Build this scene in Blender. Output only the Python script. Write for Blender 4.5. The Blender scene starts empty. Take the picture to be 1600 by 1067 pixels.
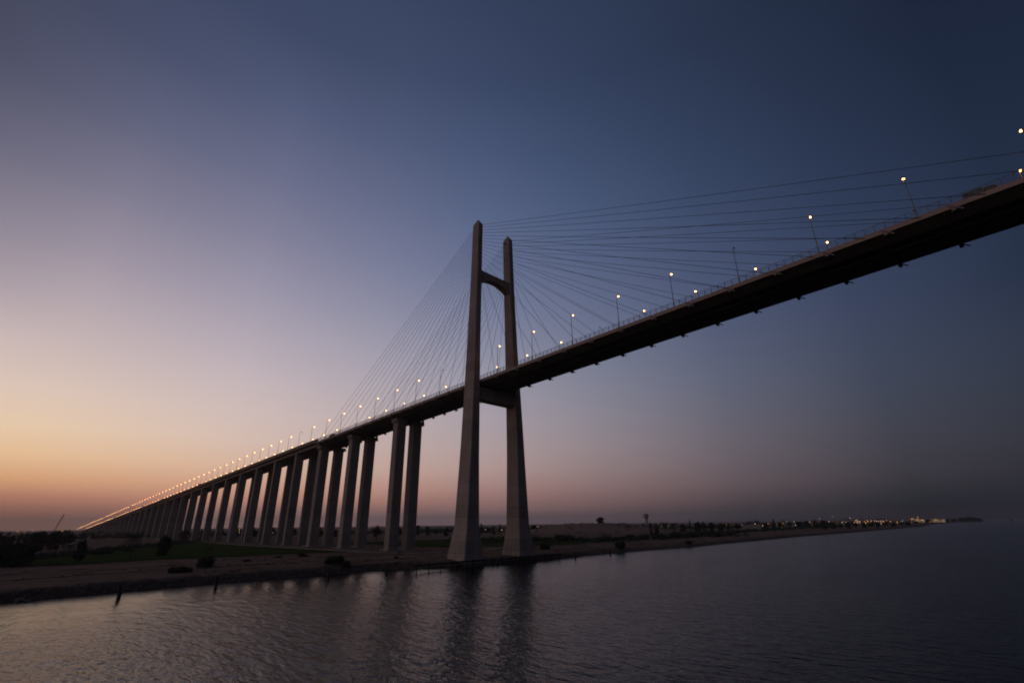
import bpy, bmesh, math, random
from mathutils import Vector, Matrix, noise
C = bpy.context.scene.collection
sc = bpy.context.scene
RAD = math.radians

# ------------------------------------------------------------------ camera
cam = bpy.data.cameras.new('camera'); cam.sensor_width = 36.0; cam.lens = 16.58; cam.clip_start = .5; cam.clip_end = 40000
co = bpy.data.objects.new('camera', cam); C.objects.link(co); sc.camera = co
rv, uv, fv = Vector((.706805, .707319, -.011304)), Vector((.262608, -.247513, .932617)), Vector((-.656859, .662146, .360691))
M = Matrix((rv, uv, -fv)).transposed().to_4x4(); M.translation = Vector((149.18, -138.54, 14.187)); co.matrix_world = M

# ------------------------------------------------------------------ world: dusk sky by elevation and by angle from the sunset
ELS = [0, 0.8, 1.6, 2.6, 4, 6, 8.5, 11.5, 15, 19, 24, 30, 36, 43, 50, 60]
DELTA = [8, 22, 35, 49, 63, 77, 91, 105, 119, 132, 178]
SKY = [
  [[0.1683,0.0767,0.0521],[0.1535,0.071,0.0477],[0.2861,0.1264,0.089],[0.4584,0.2032,0.1311],[0.703,0.3702,0.193],[0.8137,0.5303,0.3149],[0.8157,0.6043,0.4303],[0.7289,0.5685,0.4876],[0.6094,0.4912,0.4788],[0.1182,0.1165,0.1715],[0.0653,0.071,0.1167],[0.0555,0.0621,0.1053],[0.0555,0.0621,0.1053],[0.0555,0.0621,0.1053],[0.0555,0.0621,0.1053],[0.0554,0.0621,0.1057]],
  [[0.1683,0.0767,0.0521],[0.1535,0.071,0.0477],[0.2861,0.1264,0.089],[0.4584,0.2032,0.1311],[0.703,0.3702,0.193],[0.8137,0.5303,0.3149],[0.8157,0.6043,0.4303],[0.7289,0.5685,0.4876],[0.6094,0.4912,0.4788],[0.349,0.2949,0.3384],[0.2154,0.1934,0.2513],[0.1207,0.1185,0.1738],[0.0709,0.076,0.1232],[0.0552,0.0622,0.1068],[0.0541,0.0623,0.1115],[0.0515,0.0624,0.1187]],
  [[0.1683,0.0767,0.0521],[0.1535,0.071,0.0477],[0.2861,0.1264,0.089],[0.4584,0.2032,0.1311],[0.703,0.3702,0.193],[0.8137,0.5303,0.3149],[0.8157,0.6043,0.4303],[0.7289,0.5685,0.4876],[0.6094,0.4912,0.4788],[0.4859,0.4029,0.4349],[0.3434,0.2977,0.3628],[0.2131,0.1998,0.2787],[0.1259,0.1326,0.2124],[0.0682,0.0818,0.1507],[0.049,0.0623,0.1215],[0.0465,0.0617,0.1219]],
  [[0.2049,0.1053,0.0894],[0.1838,0.097,0.085],[0.3036,0.153,0.1228],[0.5167,0.2473,0.1767],[0.6507,0.3607,0.2466],[0.7209,0.477,0.3516],[0.7014,0.5276,0.4513],[0.6481,0.5183,0.4904],[0.566,0.474,0.4972],[0.4594,0.3985,0.4591],[0.3414,0.3116,0.4024],[0.2296,0.2231,0.3246],[0.1515,0.1604,0.2591],[0.0865,0.1072,0.1945],[0.0492,0.0674,0.1331],[0.0411,0.0574,0.1148]],
  [[0.1792,0.1062,0.1033],[0.1433,0.0868,0.0848],[0.2602,0.1412,0.1247],[0.4087,0.2082,0.1676],[0.5255,0.3029,0.2402],[0.5756,0.3918,0.3254],[0.558,0.4234,0.3952],[0.5181,0.4272,0.4375],[0.4526,0.3972,0.4418],[0.3721,0.3449,0.4207],[0.2731,0.2711,0.3722],[0.1885,0.2024,0.3124],[0.1289,0.15,0.2545],[0.0806,0.1043,0.1929],[0.05,0.0702,0.1391],[0.0363,0.0526,0.1056]],
  [[0.1363,0.0841,0.0836],[0.1184,0.0799,0.0843],[0.2258,0.1307,0.1282],[0.3125,0.169,0.1573],[0.3879,0.2335,0.2154],[0.4423,0.3089,0.2914],[0.4348,0.3381,0.3456],[0.3999,0.3433,0.3796],[0.3464,0.3238,0.3856],[0.2767,0.2807,0.3688],[0.2021,0.2214,0.328],[0.1375,0.1659,0.2796],[0.0971,0.1288,0.2348],[0.065,0.0923,0.1797],[0.0427,0.0628,0.1281],[0.032,0.0479,0.0966]],
  [[0.0589,0.0457,0.0472],[0.0866,0.0579,0.0592],[0.1425,0.089,0.0921],[0.1956,0.1177,0.1189],[0.2429,0.1596,0.1601],[0.2751,0.204,0.211],[0.2786,0.2286,0.2526],[0.2565,0.2332,0.2773],[0.2211,0.2214,0.288],[0.1812,0.1975,0.28],[0.1327,0.1568,0.253],[0.0933,0.1218,0.2203],[0.0673,0.0971,0.1867],[0.0471,0.0713,0.1442],[0.0341,0.0521,0.1072],[0.0277,0.0424,0.0859]],
  [[0.0031,0.011,0.0119],[0.0297,0.027,0.0297],[0.0595,0.0469,0.0523],[0.088,0.0663,0.075],[0.1194,0.0909,0.102],[0.1346,0.1101,0.1297],[0.1368,0.1225,0.1518],[0.1271,0.1272,0.1711],[0.1135,0.1254,0.1845],[0.0956,0.1136,0.184],[0.0756,0.0973,0.1757],[0.0574,0.0804,0.1555],[0.0421,0.0642,0.1296],[0.0324,0.0503,0.1033],[0.0253,0.0389,0.0811],[0.0236,0.0363,0.0741]],
  [[0.002,0.002,0.002],[0.002,0.002,0.002],[0.0148,0.0188,0.0229],[0.0291,0.0284,0.036],[0.0444,0.0411,0.0512],[0.0512,0.0501,0.0654],[0.0553,0.0583,0.0803],[0.0537,0.0633,0.0955],[0.0506,0.0642,0.1061],[0.0459,0.0612,0.1117],[0.0388,0.0553,0.1091],[0.0302,0.0468,0.0961],[0.0248,0.0396,0.0826],[0.0207,0.0324,0.0681],[0.0178,0.0277,0.0575],[0.0195,0.0302,0.0623]],
  [[0.0108,0.0131,0.0179],[0.013,0.015,0.0207],[0.0158,0.0175,0.0242],[0.0192,0.0206,0.0286],[0.023,0.025,0.0346],[0.0268,0.0304,0.0431],[0.028,0.0345,0.0521],[0.0274,0.0362,0.0592],[0.0258,0.0358,0.0642],[0.0201,0.0306,0.0602],[0.0193,0.0308,0.0626],[0.016,0.0268,0.0561],[0.0138,0.023,0.0491],[0.0122,0.0192,0.0424],[0.0138,0.0217,0.046],[0.0159,0.0248,0.0519]],
  [[0.0055,0.0058,0.0089],[0.0064,0.0067,0.0106],[0.0078,0.0081,0.0134],[0.0093,0.0101,0.0172],[0.011,0.0124,0.0215],[0.0119,0.0139,0.025],[0.0119,0.0144,0.028],[0.011,0.0144,0.0296],[0.0101,0.0134,0.0296],[0.0093,0.0129,0.0288],[0.0085,0.0119,0.0272],[0.0081,0.0115,0.0265],[0.0081,0.0115,0.0265],[0.0085,0.0119,0.0272],[0.0089,0.0129,0.0288],[0.0093,0.0139,0.032]],
]
SUN_AZ = (-math.cos(RAD(35)), -math.sin(RAD(35)))     # the sun has gone down just south of west
ZENITH = (.030, .046, .100)
w = bpy.data.worlds.new('World'); sc.world = w; w.use_nodes = True
nt = w.node_tree; nt.nodes.clear()
def N(t, k, **kw):
    n = t.nodes.new(k)
    for a, b in kw.items(): setattr(n, a, b)
    return n
def mth(t, op, a, b=None, c=None, clamp=False):
    n = N(t, 'ShaderNodeMath', operation=op, use_clamp=clamp)
    for i, v in enumerate((a, b, c)):
        if v is None: continue
        if isinstance(v, (int, float)): n.inputs[i].default_value = v
        else: t.links.new(v, n.inputs[i])
    return n.outputs[0]
def maprange(t, v, a, b, c=0., d=1., interp='LINEAR'):
    n = N(t, 'ShaderNodeMapRange', interpolation_type=interp); t.links.new(v, n.inputs[0])
    for i, q in enumerate((a, b, c, d)): n.inputs[i+1].default_value = q
    return n.outputs[0]
def mixc(t, f, a, b, blend='MIX'):
    n = N(t, 'ShaderNodeMix', data_type='RGBA', blend_type=blend)
    for s, v in ((n.inputs[0], f), (n.inputs[6], a), (n.inputs[7], b)):
        if isinstance(v, (int, float)): s.default_value = v
        elif isinstance(v, (tuple, list)): s.default_value = (*v[:3], 1)
        else: t.links.new(v, s)
    return n.outputs[2]
tc = N(nt, 'ShaderNodeTexCoord'); sx = N(nt, 'ShaderNodeSeparateXYZ'); nt.links.new(tc.outputs['Generated'], sx.inputs[0])
el = mth(nt, 'MULTIPLY', mth(nt, 'ARCSINE', sx.outputs[2]), 180/math.pi)
hl = mth(nt, 'SQRT', mth(nt, 'ADD', mth(nt, 'ADD', mth(nt, 'MULTIPLY', sx.outputs[0], sx.outputs[0]), mth(nt, 'MULTIPLY', sx.outputs[1], sx.outputs[1])), 1e-8))
dp = mth(nt, 'DIVIDE', mth(nt, 'ADD', mth(nt, 'MULTIPLY', sx.outputs[0], SUN_AZ[0]), mth(nt, 'MULTIPLY', sx.outputs[1], SUN_AZ[1])), hl)
az = mth(nt, 'MULTIPLY', mth(nt, 'ARCCOSINE', mth(nt, 'MINIMUM', mth(nt, 'MAXIMUM', dp, -.99999), .99999)), 180/math.pi)
tt = mth(nt, 'SQRT', mth(nt, 'DIVIDE', mth(nt, 'MAXIMUM', el, 0.), 60.), clamp=True)
col = None
for k, row in enumerate(SKY):
    cr = N(nt, 'ShaderNodeValToRGB'); cr.color_ramp.interpolation = 'LINEAR'; nt.links.new(tt, cr.inputs[0])
    e = cr.color_ramp.elements
    while len(e) > 1: e.remove(e[0])
    e[0].position = 0; e[0].color = (*row[0], 1)
    for d_, c_ in zip(ELS[1:], row[1:]):
        q = e.new(math.sqrt(d_/60.)); q.color = (*c_, 1)
    col = cr.outputs[0] if col is None else mixc(nt, maprange(nt, az, DELTA[k-1], DELTA[k], interp='LINEAR'), col, cr.outputs[0])
col = mixc(nt, maprange(nt, el, 52, 88, interp='SMOOTHSTEP'), col, ZENITH)
bg = N(nt, 'ShaderNodeBackground'); bg.inputs[1].default_value = 1.0; nt.links.new(col, bg.inputs[0])
wo = N(nt, 'ShaderNodeOutputWorld'); nt.links.new(bg.outputs[0], wo.inputs[0])
sc.view_settings.view_transform = 'Standard'; sc.view_settings.look = 'None'; sc.view_settings.exposure = 0; sc.view_settings.gamma = 1
sc.render.engine = 'CYCLES'
sc.cycles.use_denoising = True; sc.cycles.sample_clamp_direct = 7; sc.cycles.sample_clamp_indirect = 1.5; sc.cycles.pixel_filter_type = 'BLACKMAN_HARRIS'; sc.cycles.filter_width = 1.9
sc.cycles.volume_bounces = 1; sc.cycles.max_bounces = 5; sc.cycles.diffuse_bounces = 3; sc.cycles.glossy_bounces = 3
sc.cycles.caustics_reflective = False; sc.cycles.caustics_refractive = False

# ------------------------------------------------------------------ helpers
class MB:
    def __init__(s): s.v = []; s.f = []; s.m = []
    def add(s, vs, fs, m=0):
        o = len(s.v); s.v += [tuple(p) for p in vs]; s.f += [tuple(i+o for i in q) for q in fs]; s.m += [m]*len(fs)
    def box(s, x0, x1, y0, y1, z0, z1, m=0):
        s.add([(x0,y0,z0),(x1,y0,z0),(x1,y1,z0),(x0,y1,z0),(x0,y0,z1),(x1,y0,z1),(x1,y1,z1),(x0,y1,z1)],
              [(3,2,1,0),(4,5,6,7),(0,1,5,4),(1,2,6,5),(2,3,7,6),(3,0,4,7)], m)
    def loft(s, rings, cap=True, m=0):
        n = len(rings[0]); vs = [p for r in rings for p in r]; fs = []
        for k in range(len(rings)-1):
            for i in range(n):
                j = (i+1) % n; fs.append((k*n+i, k*n+j, (k+1)*n+j, (k+1)*n+i))
        if cap: fs.append(tuple(range(n))[::-1]); fs.append(tuple((len(rings)-1)*n+i for i in range(n)))
        s.add(vs, fs, m)
    def tube(s, pts, rad, n=6, m=0):
        pts = [Vector(p) for p in pts]
        if not isinstance(rad, (list, tuple)): rad = [rad]*len(pts)
        rings = []
        for k, p in enumerate(pts):
            d = (pts[min(k+1, len(pts)-1)]-pts[max(k-1, 0)]).normalized()
            a = d.cross(Vector((0,0,1)) if abs(d.z) < .95 else Vector((1,0,0))).normalized(); b = d.cross(a)
            rings.append([p+(a*math.cos(t)+b*math.sin(t))*rad[k] for t in [2*math.pi*i/n for i in range(n)]])
        s.loft(rings, True, m)
    def ball(s, c, rx, ry, rz, n=8, k=5, m=0):
        rings = []
        for i in range(1, k):
            t = math.pi*i/k
            rings.append([(c[0]+rx*math.sin(t)*math.cos(2*math.pi*j/n), c[1]+ry*math.sin(t)*math.sin(2*math.pi*j/n), c[2]-rz*math.cos(t)) for j in range(n)])
        s.loft(rings, True, m)
    def build(s, name, mats, parent=None, smooth=False):
        me = bpy.data.meshes.new(name); me.from_pydata(s.v, [], s.f)
        mats = mats if isinstance(mats, (list, tuple)) else [mats]
        for q in mats: me.materials.append(q)
        if len(mats) > 1: me.polygons.foreach_set('material_index', s.m)
        bm = bmesh.new(); bm.from_mesh(me); bmesh.ops.recalc_face_normals(bm, faces=bm.faces); bm.to_mesh(me); bm.free()
        if smooth: me.polygons.foreach_set('use_smooth', [True]*len(me.polygons))
        me.update()
        o = bpy.data.objects.new(name, me); C.objects.link(o)
        if parent: o.parent = parent
        return o
def tag(o, label=None, cat=None, group=None, kind=None):
    for k, v in (('label', label), ('category', cat), ('group', group), ('kind', kind)):
        if v: o[k] = v
    return o
def empty(name, loc=(0,0,0), rz=0):
    o = bpy.data.objects.new(name, None); C.objects.link(o); o.location = loc; o.rotation_euler = (0,0,rz); o.empty_display_size = .5; return o
def copy_tree(o, parent=None):
    c = o.copy(); C.objects.link(c)
    for k in ('label', 'category', 'group'):
        if parent is None and k in c: del c[k]
    if parent: c.parent = parent
    for ch in list(o.children): copy_tree(ch, c)
    return c
def interp(x, tab):
    if x <= tab[0][0]: return tab[0][1]
    for (a, p), (b, q) in zip(tab, tab[1:]):
        if x <= b: return p+(q-p)*(x-a)/(b-a)
    return tab[-1][1]
ORD = 'zeroth first second third fourth fifth sixth seventh eighth ninth tenth eleventh twelfth thirteenth fourteenth fifteenth sixteenth seventeenth eighteenth nineteenth twentieth'.split()
def ordw(n):
    if n <= 20: return ORD[n]
    tens = {2:'twenty',3:'thirty',4:'forty',5:'fifty',6:'sixty',7:'seventy',8:'eighty',9:'ninety'}[n//10]
    return tens+'-'+ORD[n % 10] if n % 10 else tens[:-1]+'ieth'

# ------------------------------------------------------------------ materials
def mat(name, base, rough=.8, spec=.3, metal=0.):
    m = bpy.data.materials.new(name); m.use_nodes = True
    b = m.node_tree.nodes['Principled BSDF']; b.inputs['Base Color'].default_value = (*base, 1); b.inputs['Roughness'].default_value = rough
    b.inputs['Specular IOR Level'].default_value = spec; b.inputs['Metallic'].default_value = metal
    return m, m.node_tree, b
def noise_node(t, vec, scale, detail=4., rough=.55):
    n = N(t, 'ShaderNodeTexNoise'); n.inputs['Scale'].default_value = scale; n.inputs['Detail'].default_value = detail; n.inputs['Roughness'].default_value = rough
    if vec is not None: t.links.new(vec, n.inputs['Vector'])
    return n.outputs[0]
def mapped(t, scale=(1,1,1), rot=(0,0,0), out='Object'):
    c = N(t, 'ShaderNodeTexCoord'); m = N(t, 'ShaderNodeMapping'); t.links.new(c.outputs[out], m.inputs[0]); m.inputs['Scale'].default_value = scale; m.inputs['Rotation'].default_value = rot
    return m.outputs[0]
def mottled(name, a, b, scale=1., rough=.85, spec=.2, bump=.0, bscale=None, stretch=(1,1,1)):
    m, t, p = mat(name, a, rough, spec)
    v = mapped(t, stretch)
    n = maprange(t, noise_node(t, v, scale, 6), .32, .68)
    t.links.new(mixc(t, n, a, b), p.inputs['Base Color'])
    if bump:
        bn = N(t, 'ShaderNodeBump'); bn.inputs['Strength'].default_value = bump; bn.inputs['Distance'].default_value = .1
        t.links.new(noise_node(t, v, bscale or scale*4, 6), bn.inputs['Height']); t.links.new(bn.outputs[0], p.inputs['Normal'])
    return m
def concrete(name, a, b, lift=4.0):
    # cast concrete: pour lifts that differ a little in tone, a joint line at each, fine vertical streaks
    m, t, p = mat(name, a, .85, .2)
    c = N(t, 'ShaderNodeTexCoord'); s = N(t, 'ShaderNodeSeparateXYZ'); t.links.new(c.outputs['Object'], s.inputs[0])
    k = mth(t, 'DIVIDE', s.outputs[2], lift); fl = mth(t, 'FLOOR', k); fr = mth(t, 'FRACT', k)
    wn = N(t, 'ShaderNodeTexWhiteNoise', noise_dimensions='1D'); t.links.new(fl, wn.inputs['W'])
    mo = maprange(t, noise_node(t, mapped(t, (1,1,.25)), .45, 7), .3, .7)
    f = mth(t, 'ADD', mth(t, 'MULTIPLY', wn.outputs[0], .55), mth(t, 'MULTIPLY', mo, .45))
    base = mixc(t, f, a, b)
    st = maprange(t, noise_node(t, mapped(t, (1.6,1.6,.03)), 1.0, 4), .45, .75)
    base = mixc(t, mth(t, 'MULTIPLY', st, .55), base, tuple(x*.55 for x in a))
    ln = mth(t, 'LESS_THAN', fr, .06)
    base = mixc(t, mth(t, 'MULTIPLY', ln, .3), base, tuple(x*.45 for x in a))
    t.links.new(base, p.inputs['Base Color'])
    return m
def emit(name, colr, strength):
    m = bpy.data.materials.new(name); m.use_nodes = True; t = m.node_tree; t.nodes.clear()
    e = N(t, 'ShaderNodeEmission'); e.inputs[0].default_value = (*colr, 1); e.inputs[1].default_value = strength
    o = N(t, 'ShaderNodeOutputMaterial'); t.links.new(e.outputs[0], o.inputs[0]); return m
M_leg = concrete('pylon_concrete', (.215,.172,.142), (.37,.297,.245), 4.2)
M_col = concrete('pier_concrete', (.22,.18,.15), (.30,.245,.205), 5.0)
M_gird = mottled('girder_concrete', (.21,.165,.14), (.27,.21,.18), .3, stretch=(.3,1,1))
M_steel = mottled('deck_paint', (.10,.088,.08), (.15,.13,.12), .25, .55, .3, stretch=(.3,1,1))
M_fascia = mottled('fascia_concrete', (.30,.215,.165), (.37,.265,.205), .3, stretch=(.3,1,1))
M_barrier = mottled('barrier_rust_paint', (.09,.055,.045), (.13,.075,.06), .8, .6)
M_asph = mottled('asphalt', (.045,.045,.047), (.065,.063,.06), .7, .9)
M_cable = mottled('cable_sheath', (.05,.05,.055), (.07,.07,.075), 1., .5)
M_rail = mottled('rail_paint', (.12,.12,.13), (.17,.17,.18), 2., .5)
M_pole = mottled('pole_galvanised', (.16,.15,.15), (.22,.21,.2), 2., .5)
M_dark = mottled('dark_recess', (.03,.03,.03), (.045,.045,.045), 2.)  # recess shade put into colour on the pylon openings; plain dark finish elsewhere
M_lamp = emit('lamp_light', (1.0,.42,.13), 60.)
M_lampfar = emit('lamp_light_far', (1.0,.44,.13), 15.)
M_lampoff = mottled('lamp_glass_off', (.25,.25,.24), (.32,.32,.3), 3., .3)
M_timber = mottled('wet_timber', (.022,.018,.016), (.04,.032,.028), 3., .7, bump=.4)
M_leaf = {}
for k, (a, b) in dict(dark=((.022,.028,.018),(.045,.055,.03)), olive=((.035,.038,.02),(.06,.062,.035)), rust=((.05,.035,.025),(.085,.055,.035)), frond=((.026,.034,.02),(.05,.06,.034))).items():
    M_leaf[k] = mottled('leaf_'+k, a, b, .9, .7, .2)
M_bark = mottled('bark', (.05,.038,.028), (.085,.065,.05), 4., .9)
M_white = mottled('weathered_white', (.5,.48,.45), (.6,.58,.55), 1., .6)
M_glass = mottled('dark_glass', (.02,.022,.025), (.03,.032,.036), 3., .15, .5)
M_tyre = mottled('tyre_rubber', (.018,.018,.018), (.03,.03,.03), 6., .9)

# ------------------------------------------------------------------ terrain
SHORE = [(-10000,-7),(-400,-7),(-135,-7),(-106,-10),(-65,-9.5),(-42,-10.5),(-30,-4),(-22,5),(20,8),(40,6),(60,3),(108,2),(154,7),(200,4),(400,0),(550,4),(900,6),(1250,7),(1500,-10),(2000,-30),(2600,-22),(2900,25),(3100,40),(3400,0),(5000,-120),(12000,-420)]
PROF = [(-60,-7),(-12,-4),(-4,-2),(0,0),(1.6,1.3),(3.2,1.85),(8,2.3),(30,2.8),(60,3),(20000,3)]
def shore(y): return interp(y, SHORE)+.9*noise.noise((y*.09, 3.1, 0))+.5*noise.noise((y*.31, 7.7, 0))
def dune(x, y):
    # a long spoil bank beyond the pylon, flat topped with a soft slope
    a = RAD(24); cx, cy = -150, 268
    u = (x-cx)*math.cos(a)+(y-cy)*math.sin(a); v = -(x-cx)*math.sin(a)+(y-cy)*math.cos(a)
    fu = max(0., 1-(abs(u)/96)**2.4); fv = math.exp(-(v/26)**2) if v < 0 else max(0., 1-(v/110)**4)
    return 10.2*fu*fv*(1+.22*noise.noise((x*.03, y*.03, 1.3))+.09*noise.noise((x*.09, y*.09, 4.)))
def ground(x, y):
    if x > 330: return interp(x-412, [(-60,-7),(-12,-4),(0,0),(4,2.2),(60,3),(20000,3)])
    d = shore(y)-x
    z = interp(d, PROF)
    if 0 < d: z += .12*noise.noise((x*.12, y*.12, 0))*min(1, d/4)+.06*noise.noise((x*.5, y*.5, 2))
    if 0 < d < 6: z += .3*noise.noise((x*1.1, y*1.1, 5))*math.sin(math.pi*d/6)
    if 60 < d: z += .5*noise.noise((x*.012, y*.012, 9))*min(1, (d-60)/80)
    return z+dune(x, y)
def axis(pts):
    out = []
    for (a, b, st) in pts:
        x = a
        while x < b-1e-6: out.append(x); x += st
    out.append(pts[-1][1]); return out
XS = axis([(-12000,-4000,2000),(-4000,-1500,500),(-1500,-700,100),(-700,-320,20),(-320,-60,5),(-60,-22,2),(-22,14,.8),(14,60,6),(60,330,30),(330,430,5),(430,1000,80),(1000,12000,2200)])
YS = axis([(-12000,-3000,1800),(-3000,-600,300),(-600,-200,25),(-200,220,2.5),(220,480,6),(480,900,20),(900,2000,50),(2000,4000,100),(4000,12000,800)])
mb = MB(); nx = len(XS)
mb.v = [(x, y, ground(x, y)) for y in YS for x in XS]
mb.f = [(j*nx+i, j*nx+i+1, (j+1)*nx+i+1, (j+1)*nx+i) for j in range(len(YS)-1) for i in range(nx-1)]; mb.m = [0]*len(mb.f)
# sand, darker wet stone at the water's edge, dry grass patches further in
m, t, p = mat('bank_soil', (.2,.15,.12), 1., 0.)
g = N(t, 'ShaderNodeNewGeometry'); s = N(t, 'ShaderNodeSeparateXYZ'); t.links.new(g.outputs['Position'], s.inputs[0])
v = mapped(t)
big = maprange(t, noise_node(t, mapped(t, (1,.35,1)), .05, 6, .6), .38, .62)
fine = maprange(t, noise_node(t, mapped(t, (1,.5,1)), .8, 6, .65), .35, .7)
base = mixc(t, big, (.27,.168,.112), (.175,.113,.078))
base = mixc(t, mth(t, 'MULTIPLY', fine, .55), base, (.115,.078,.058))
tr = mth(t, 'LESS_THAN', mth(t, 'ABSOLUTE', mth(t, 'SUBTRACT', noise_node(t, mapped(t, (1,.07,1)), .16, 3), .5)), .012)
base = mixc(t, mth(t, 'MULTIPLY', tr, .6), base, (.07,.055,.045))
veg = maprange(t, noise_node(t, mapped(t, (1,.6,1)), .09, 7, .7), .56, .64)
inland = maprange(t, s.outputs[0], -40, -110)
base = mixc(t, maprange(t, s.outputs[2], 4.5, 7.), base, mixc(t, fine, (.27,.175,.125), (.17,.11,.078)))
base = mixc(t, mth(t, 'MULTIPLY', mth(t, 'MULTIPLY', veg, inland), maprange(t, s.outputs[2], 5, 4)), base, (.03,.036,.014))
stone = mixc(t, fine, (.05,.037,.029), (.13,.092,.07))
lev = mth(t, 'ADD', s.outputs[2], mth(t, 'MULTIPLY', mth(t, 'SUBTRACT', noise_node(t, v, .35, 5), .5), 1.6))
base = mixc(t, mth(t, 'MULTIPLY', maprange(t, lev, 2.2, 1.75), maprange(t, s.outputs[1], 75, 25, .25, 1.)), base, stone)
t.links.new(base, p.inputs['Base Color'])
bn = N(t, 'ShaderNodeBump'); bn.inputs['Strength'].default_value = .6; bn.inputs['Distance'].default_value = .25
t.links.new(noise_node(t, v, 1.4, 8, .7), bn.inputs['Height']); t.links.new(bn.outputs[0], p.inputs['Normal'])
tag(mb.build('ground', m, None, True), kind='structure')

def sheet(name, outline_x, ys, m, lift, nseg=8):
    # a strip that follows the ground: outline_x(y) gives its two x limits
    q = MB()
    for y in ys:
        a, b = outline_x(y)
        q.v += [(a+(b-a)*i/nseg, y, ground(a+(b-a)*i/nseg, y)+lift) for i in range(nseg+1)]
    n = nseg+1
    q.f = [(j*n+i, j*n+i+1, (j+1)*n+i+1, (j+1)*n+i) for j in range(len(ys)-1) for i in range(nseg)]; q.m = [0]*len(q.f)
    return tag(q.build(name, m, None, True), kind='structure')
m, t, p = mat('crop_green', (.03,.05,.015), 1., 0.)
rows = noise_node(t, mapped(t, (.5,.08,1)), .5, 6, .7)
base = mixc(t, maprange(t, rows, .38, .62), (.034,.05,.012), (.055,.07,.021))
base = mixc(t, maprange(t, noise_node(t, mapped(t, (1,.5,1)), .05, 6, .65), .58, .68), base, (.045,.038,.018))
t.links.new(base, p.inputs['Base Color'])
FE = [(-420,-84),(-137,-84),(-119,-80),(-96,-86),(-60,-82),(-40,-79),(-24,-72)]
sheet('field', lambda y: (interp(y, [(-420,-140),(-130,-116),(-26,-328)]), interp(y, FE)+1.2*noise.noise((y*.1,0,0))), axis([(-420,-140,10),(-140,-24,3)]), m, .22, 30)
sheet('field', lambda y: (-190, -38+3*noise.noise((y*.06,5,0))+ (-14 if y < 60 else 0)), axis([(28,190,4)]), m, .22, 26)
M_track = mottled('track_dust', (.32,.225,.165), (.4,.285,.21), .3, 1., 0.)
def path_strip(name, pts, wid, m, lift):
    q = MB(); P = []
    for (a, b) in zip(pts, pts[1:]):
        k = max(2, int(math.dist(a, b)/2)); P += [(a[0]+(b[0]-a[0])*i/k, a[1]+(b[1]-a[1])*i/k) for i in range(k)]
    P.append(pts[-1])
    for i, (x, y) in enumerate(P):
        x1, y1 = P[min(i+1, len(P)-1)]; x0, y0 = P[max(i-1, 0)]; L = math.hypot(x1-x0, y1-y0); nx_, ny_ = -(y1-y0)/L, (x1-x0)/L
        for sgn in (-1, -.67, -.33, 0, .33, .67, 1): q.v.append((x+nx_*wid*sgn/2, y+ny_*wid*sgn/2, ground(x+nx_*wid*sgn/2, y+ny_*wid*sgn/2)+lift))
    q.f = [(j*7+i, j*7+i+1, j*7+i+8, j*7+i+7) for j in range(len(P)-1) for i in range(6)]; q.m = [0]*len(q.f)
    return tag(q.build(name, m, None, True), kind='structure')
path_strip('path', [(-620,-12),(-330,-25),(-182,-19.5),(-116,-19.5),(-70,-20.5),(-40,-15),(-34,20),(-45,90)], 4.5, M_track, .12)
path_strip('path', [(-30,-420),(-32,-140),(-38,-100),(-34,-60),(-24,-38),(-20,-10),(-20,40),(-14,120),(-12,260),(-14,600)], 5.5, mottled('berm_dust', (.20,.13,.09), (.26,.165,.112), .2, 1., 0.), .13)

# ------------------------------------------------------------------ water
m, t, p = mat('canal_water', (.003,.004,.005), .18, .5)
WAVE = 1.0; p.inputs['IOR'].default_value = 1.17
rot = RAD(38)
n0 = noise_node(t, mapped(t, (.55,1.4,1), (0,0,.1)), .36, 2, .5)
n1 = noise_node(t, mapped(t, (.55,1.45,1), (0,0,-.2)), .95, 2, .5)
n2 = noise_node(t, mapped(t, (.6,1.4,1), (0,0,.25)), 2.6, 2, .5)
pt = maprange(t, noise_node(t, mapped(t, (1,.3,1), (0,0,.3)), .02, 4, .6), .35, .65, .75, 1.2)
gw = N(t, 'ShaderNodeNewGeometry'); sw = N(t, 'ShaderNodeSeparateXYZ'); t.links.new(gw.outputs['Position'], sw.inputs[0])      # calmer strip in the lee of the bank
lee = mth(t, 'ADD', mth(t, 'ADD', sw.outputs[0], mth(t, 'MULTIPLY', mth(t, 'MAXIMUM', mth(t, 'ADD', sw.outputs[1], 105), 0.), .3)), mth(t, 'MULTIPLY', mth(t, 'SUBTRACT', noise_node(t, mapped(t, (1,.25,1)), .06, 4, .6), .5), 26))
pt = mth(t, 'MULTIPLY', pt, maprange(t, lee, 4, 62, .12, 1., 'SMOOTHSTEP'))
h = mth(t, 'ADD', mth(t, 'MULTIPLY', n0, .38), mth(t, 'ADD', mth(t, 'MULTIPLY', n1, .21), mth(t, 'MULTIPLY', n2, .065)))
bn = N(t, 'ShaderNodeBump'); bn.inputs['Strength'].default_value = 1.0; bn.inputs['Distance'].default_value = WAVE
t.links.new(mth(t, 'MULTIPLY', h, pt), bn.inputs['Height']); t.links.new(bn.outputs[0], p.inputs['Normal'])
mb = MB(); mb.add([(-60,-11500,0),(430,-11500,0),(430,-400,0),(-60,-400,0),(430,1500,0),(-60,1500,0),(430,11500,0),(-600,11500,0)], [(0,1,2,3),(3,2,4,5),(5,4,6,7)])
tag(mb.build('water', m), kind='structure')

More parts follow.
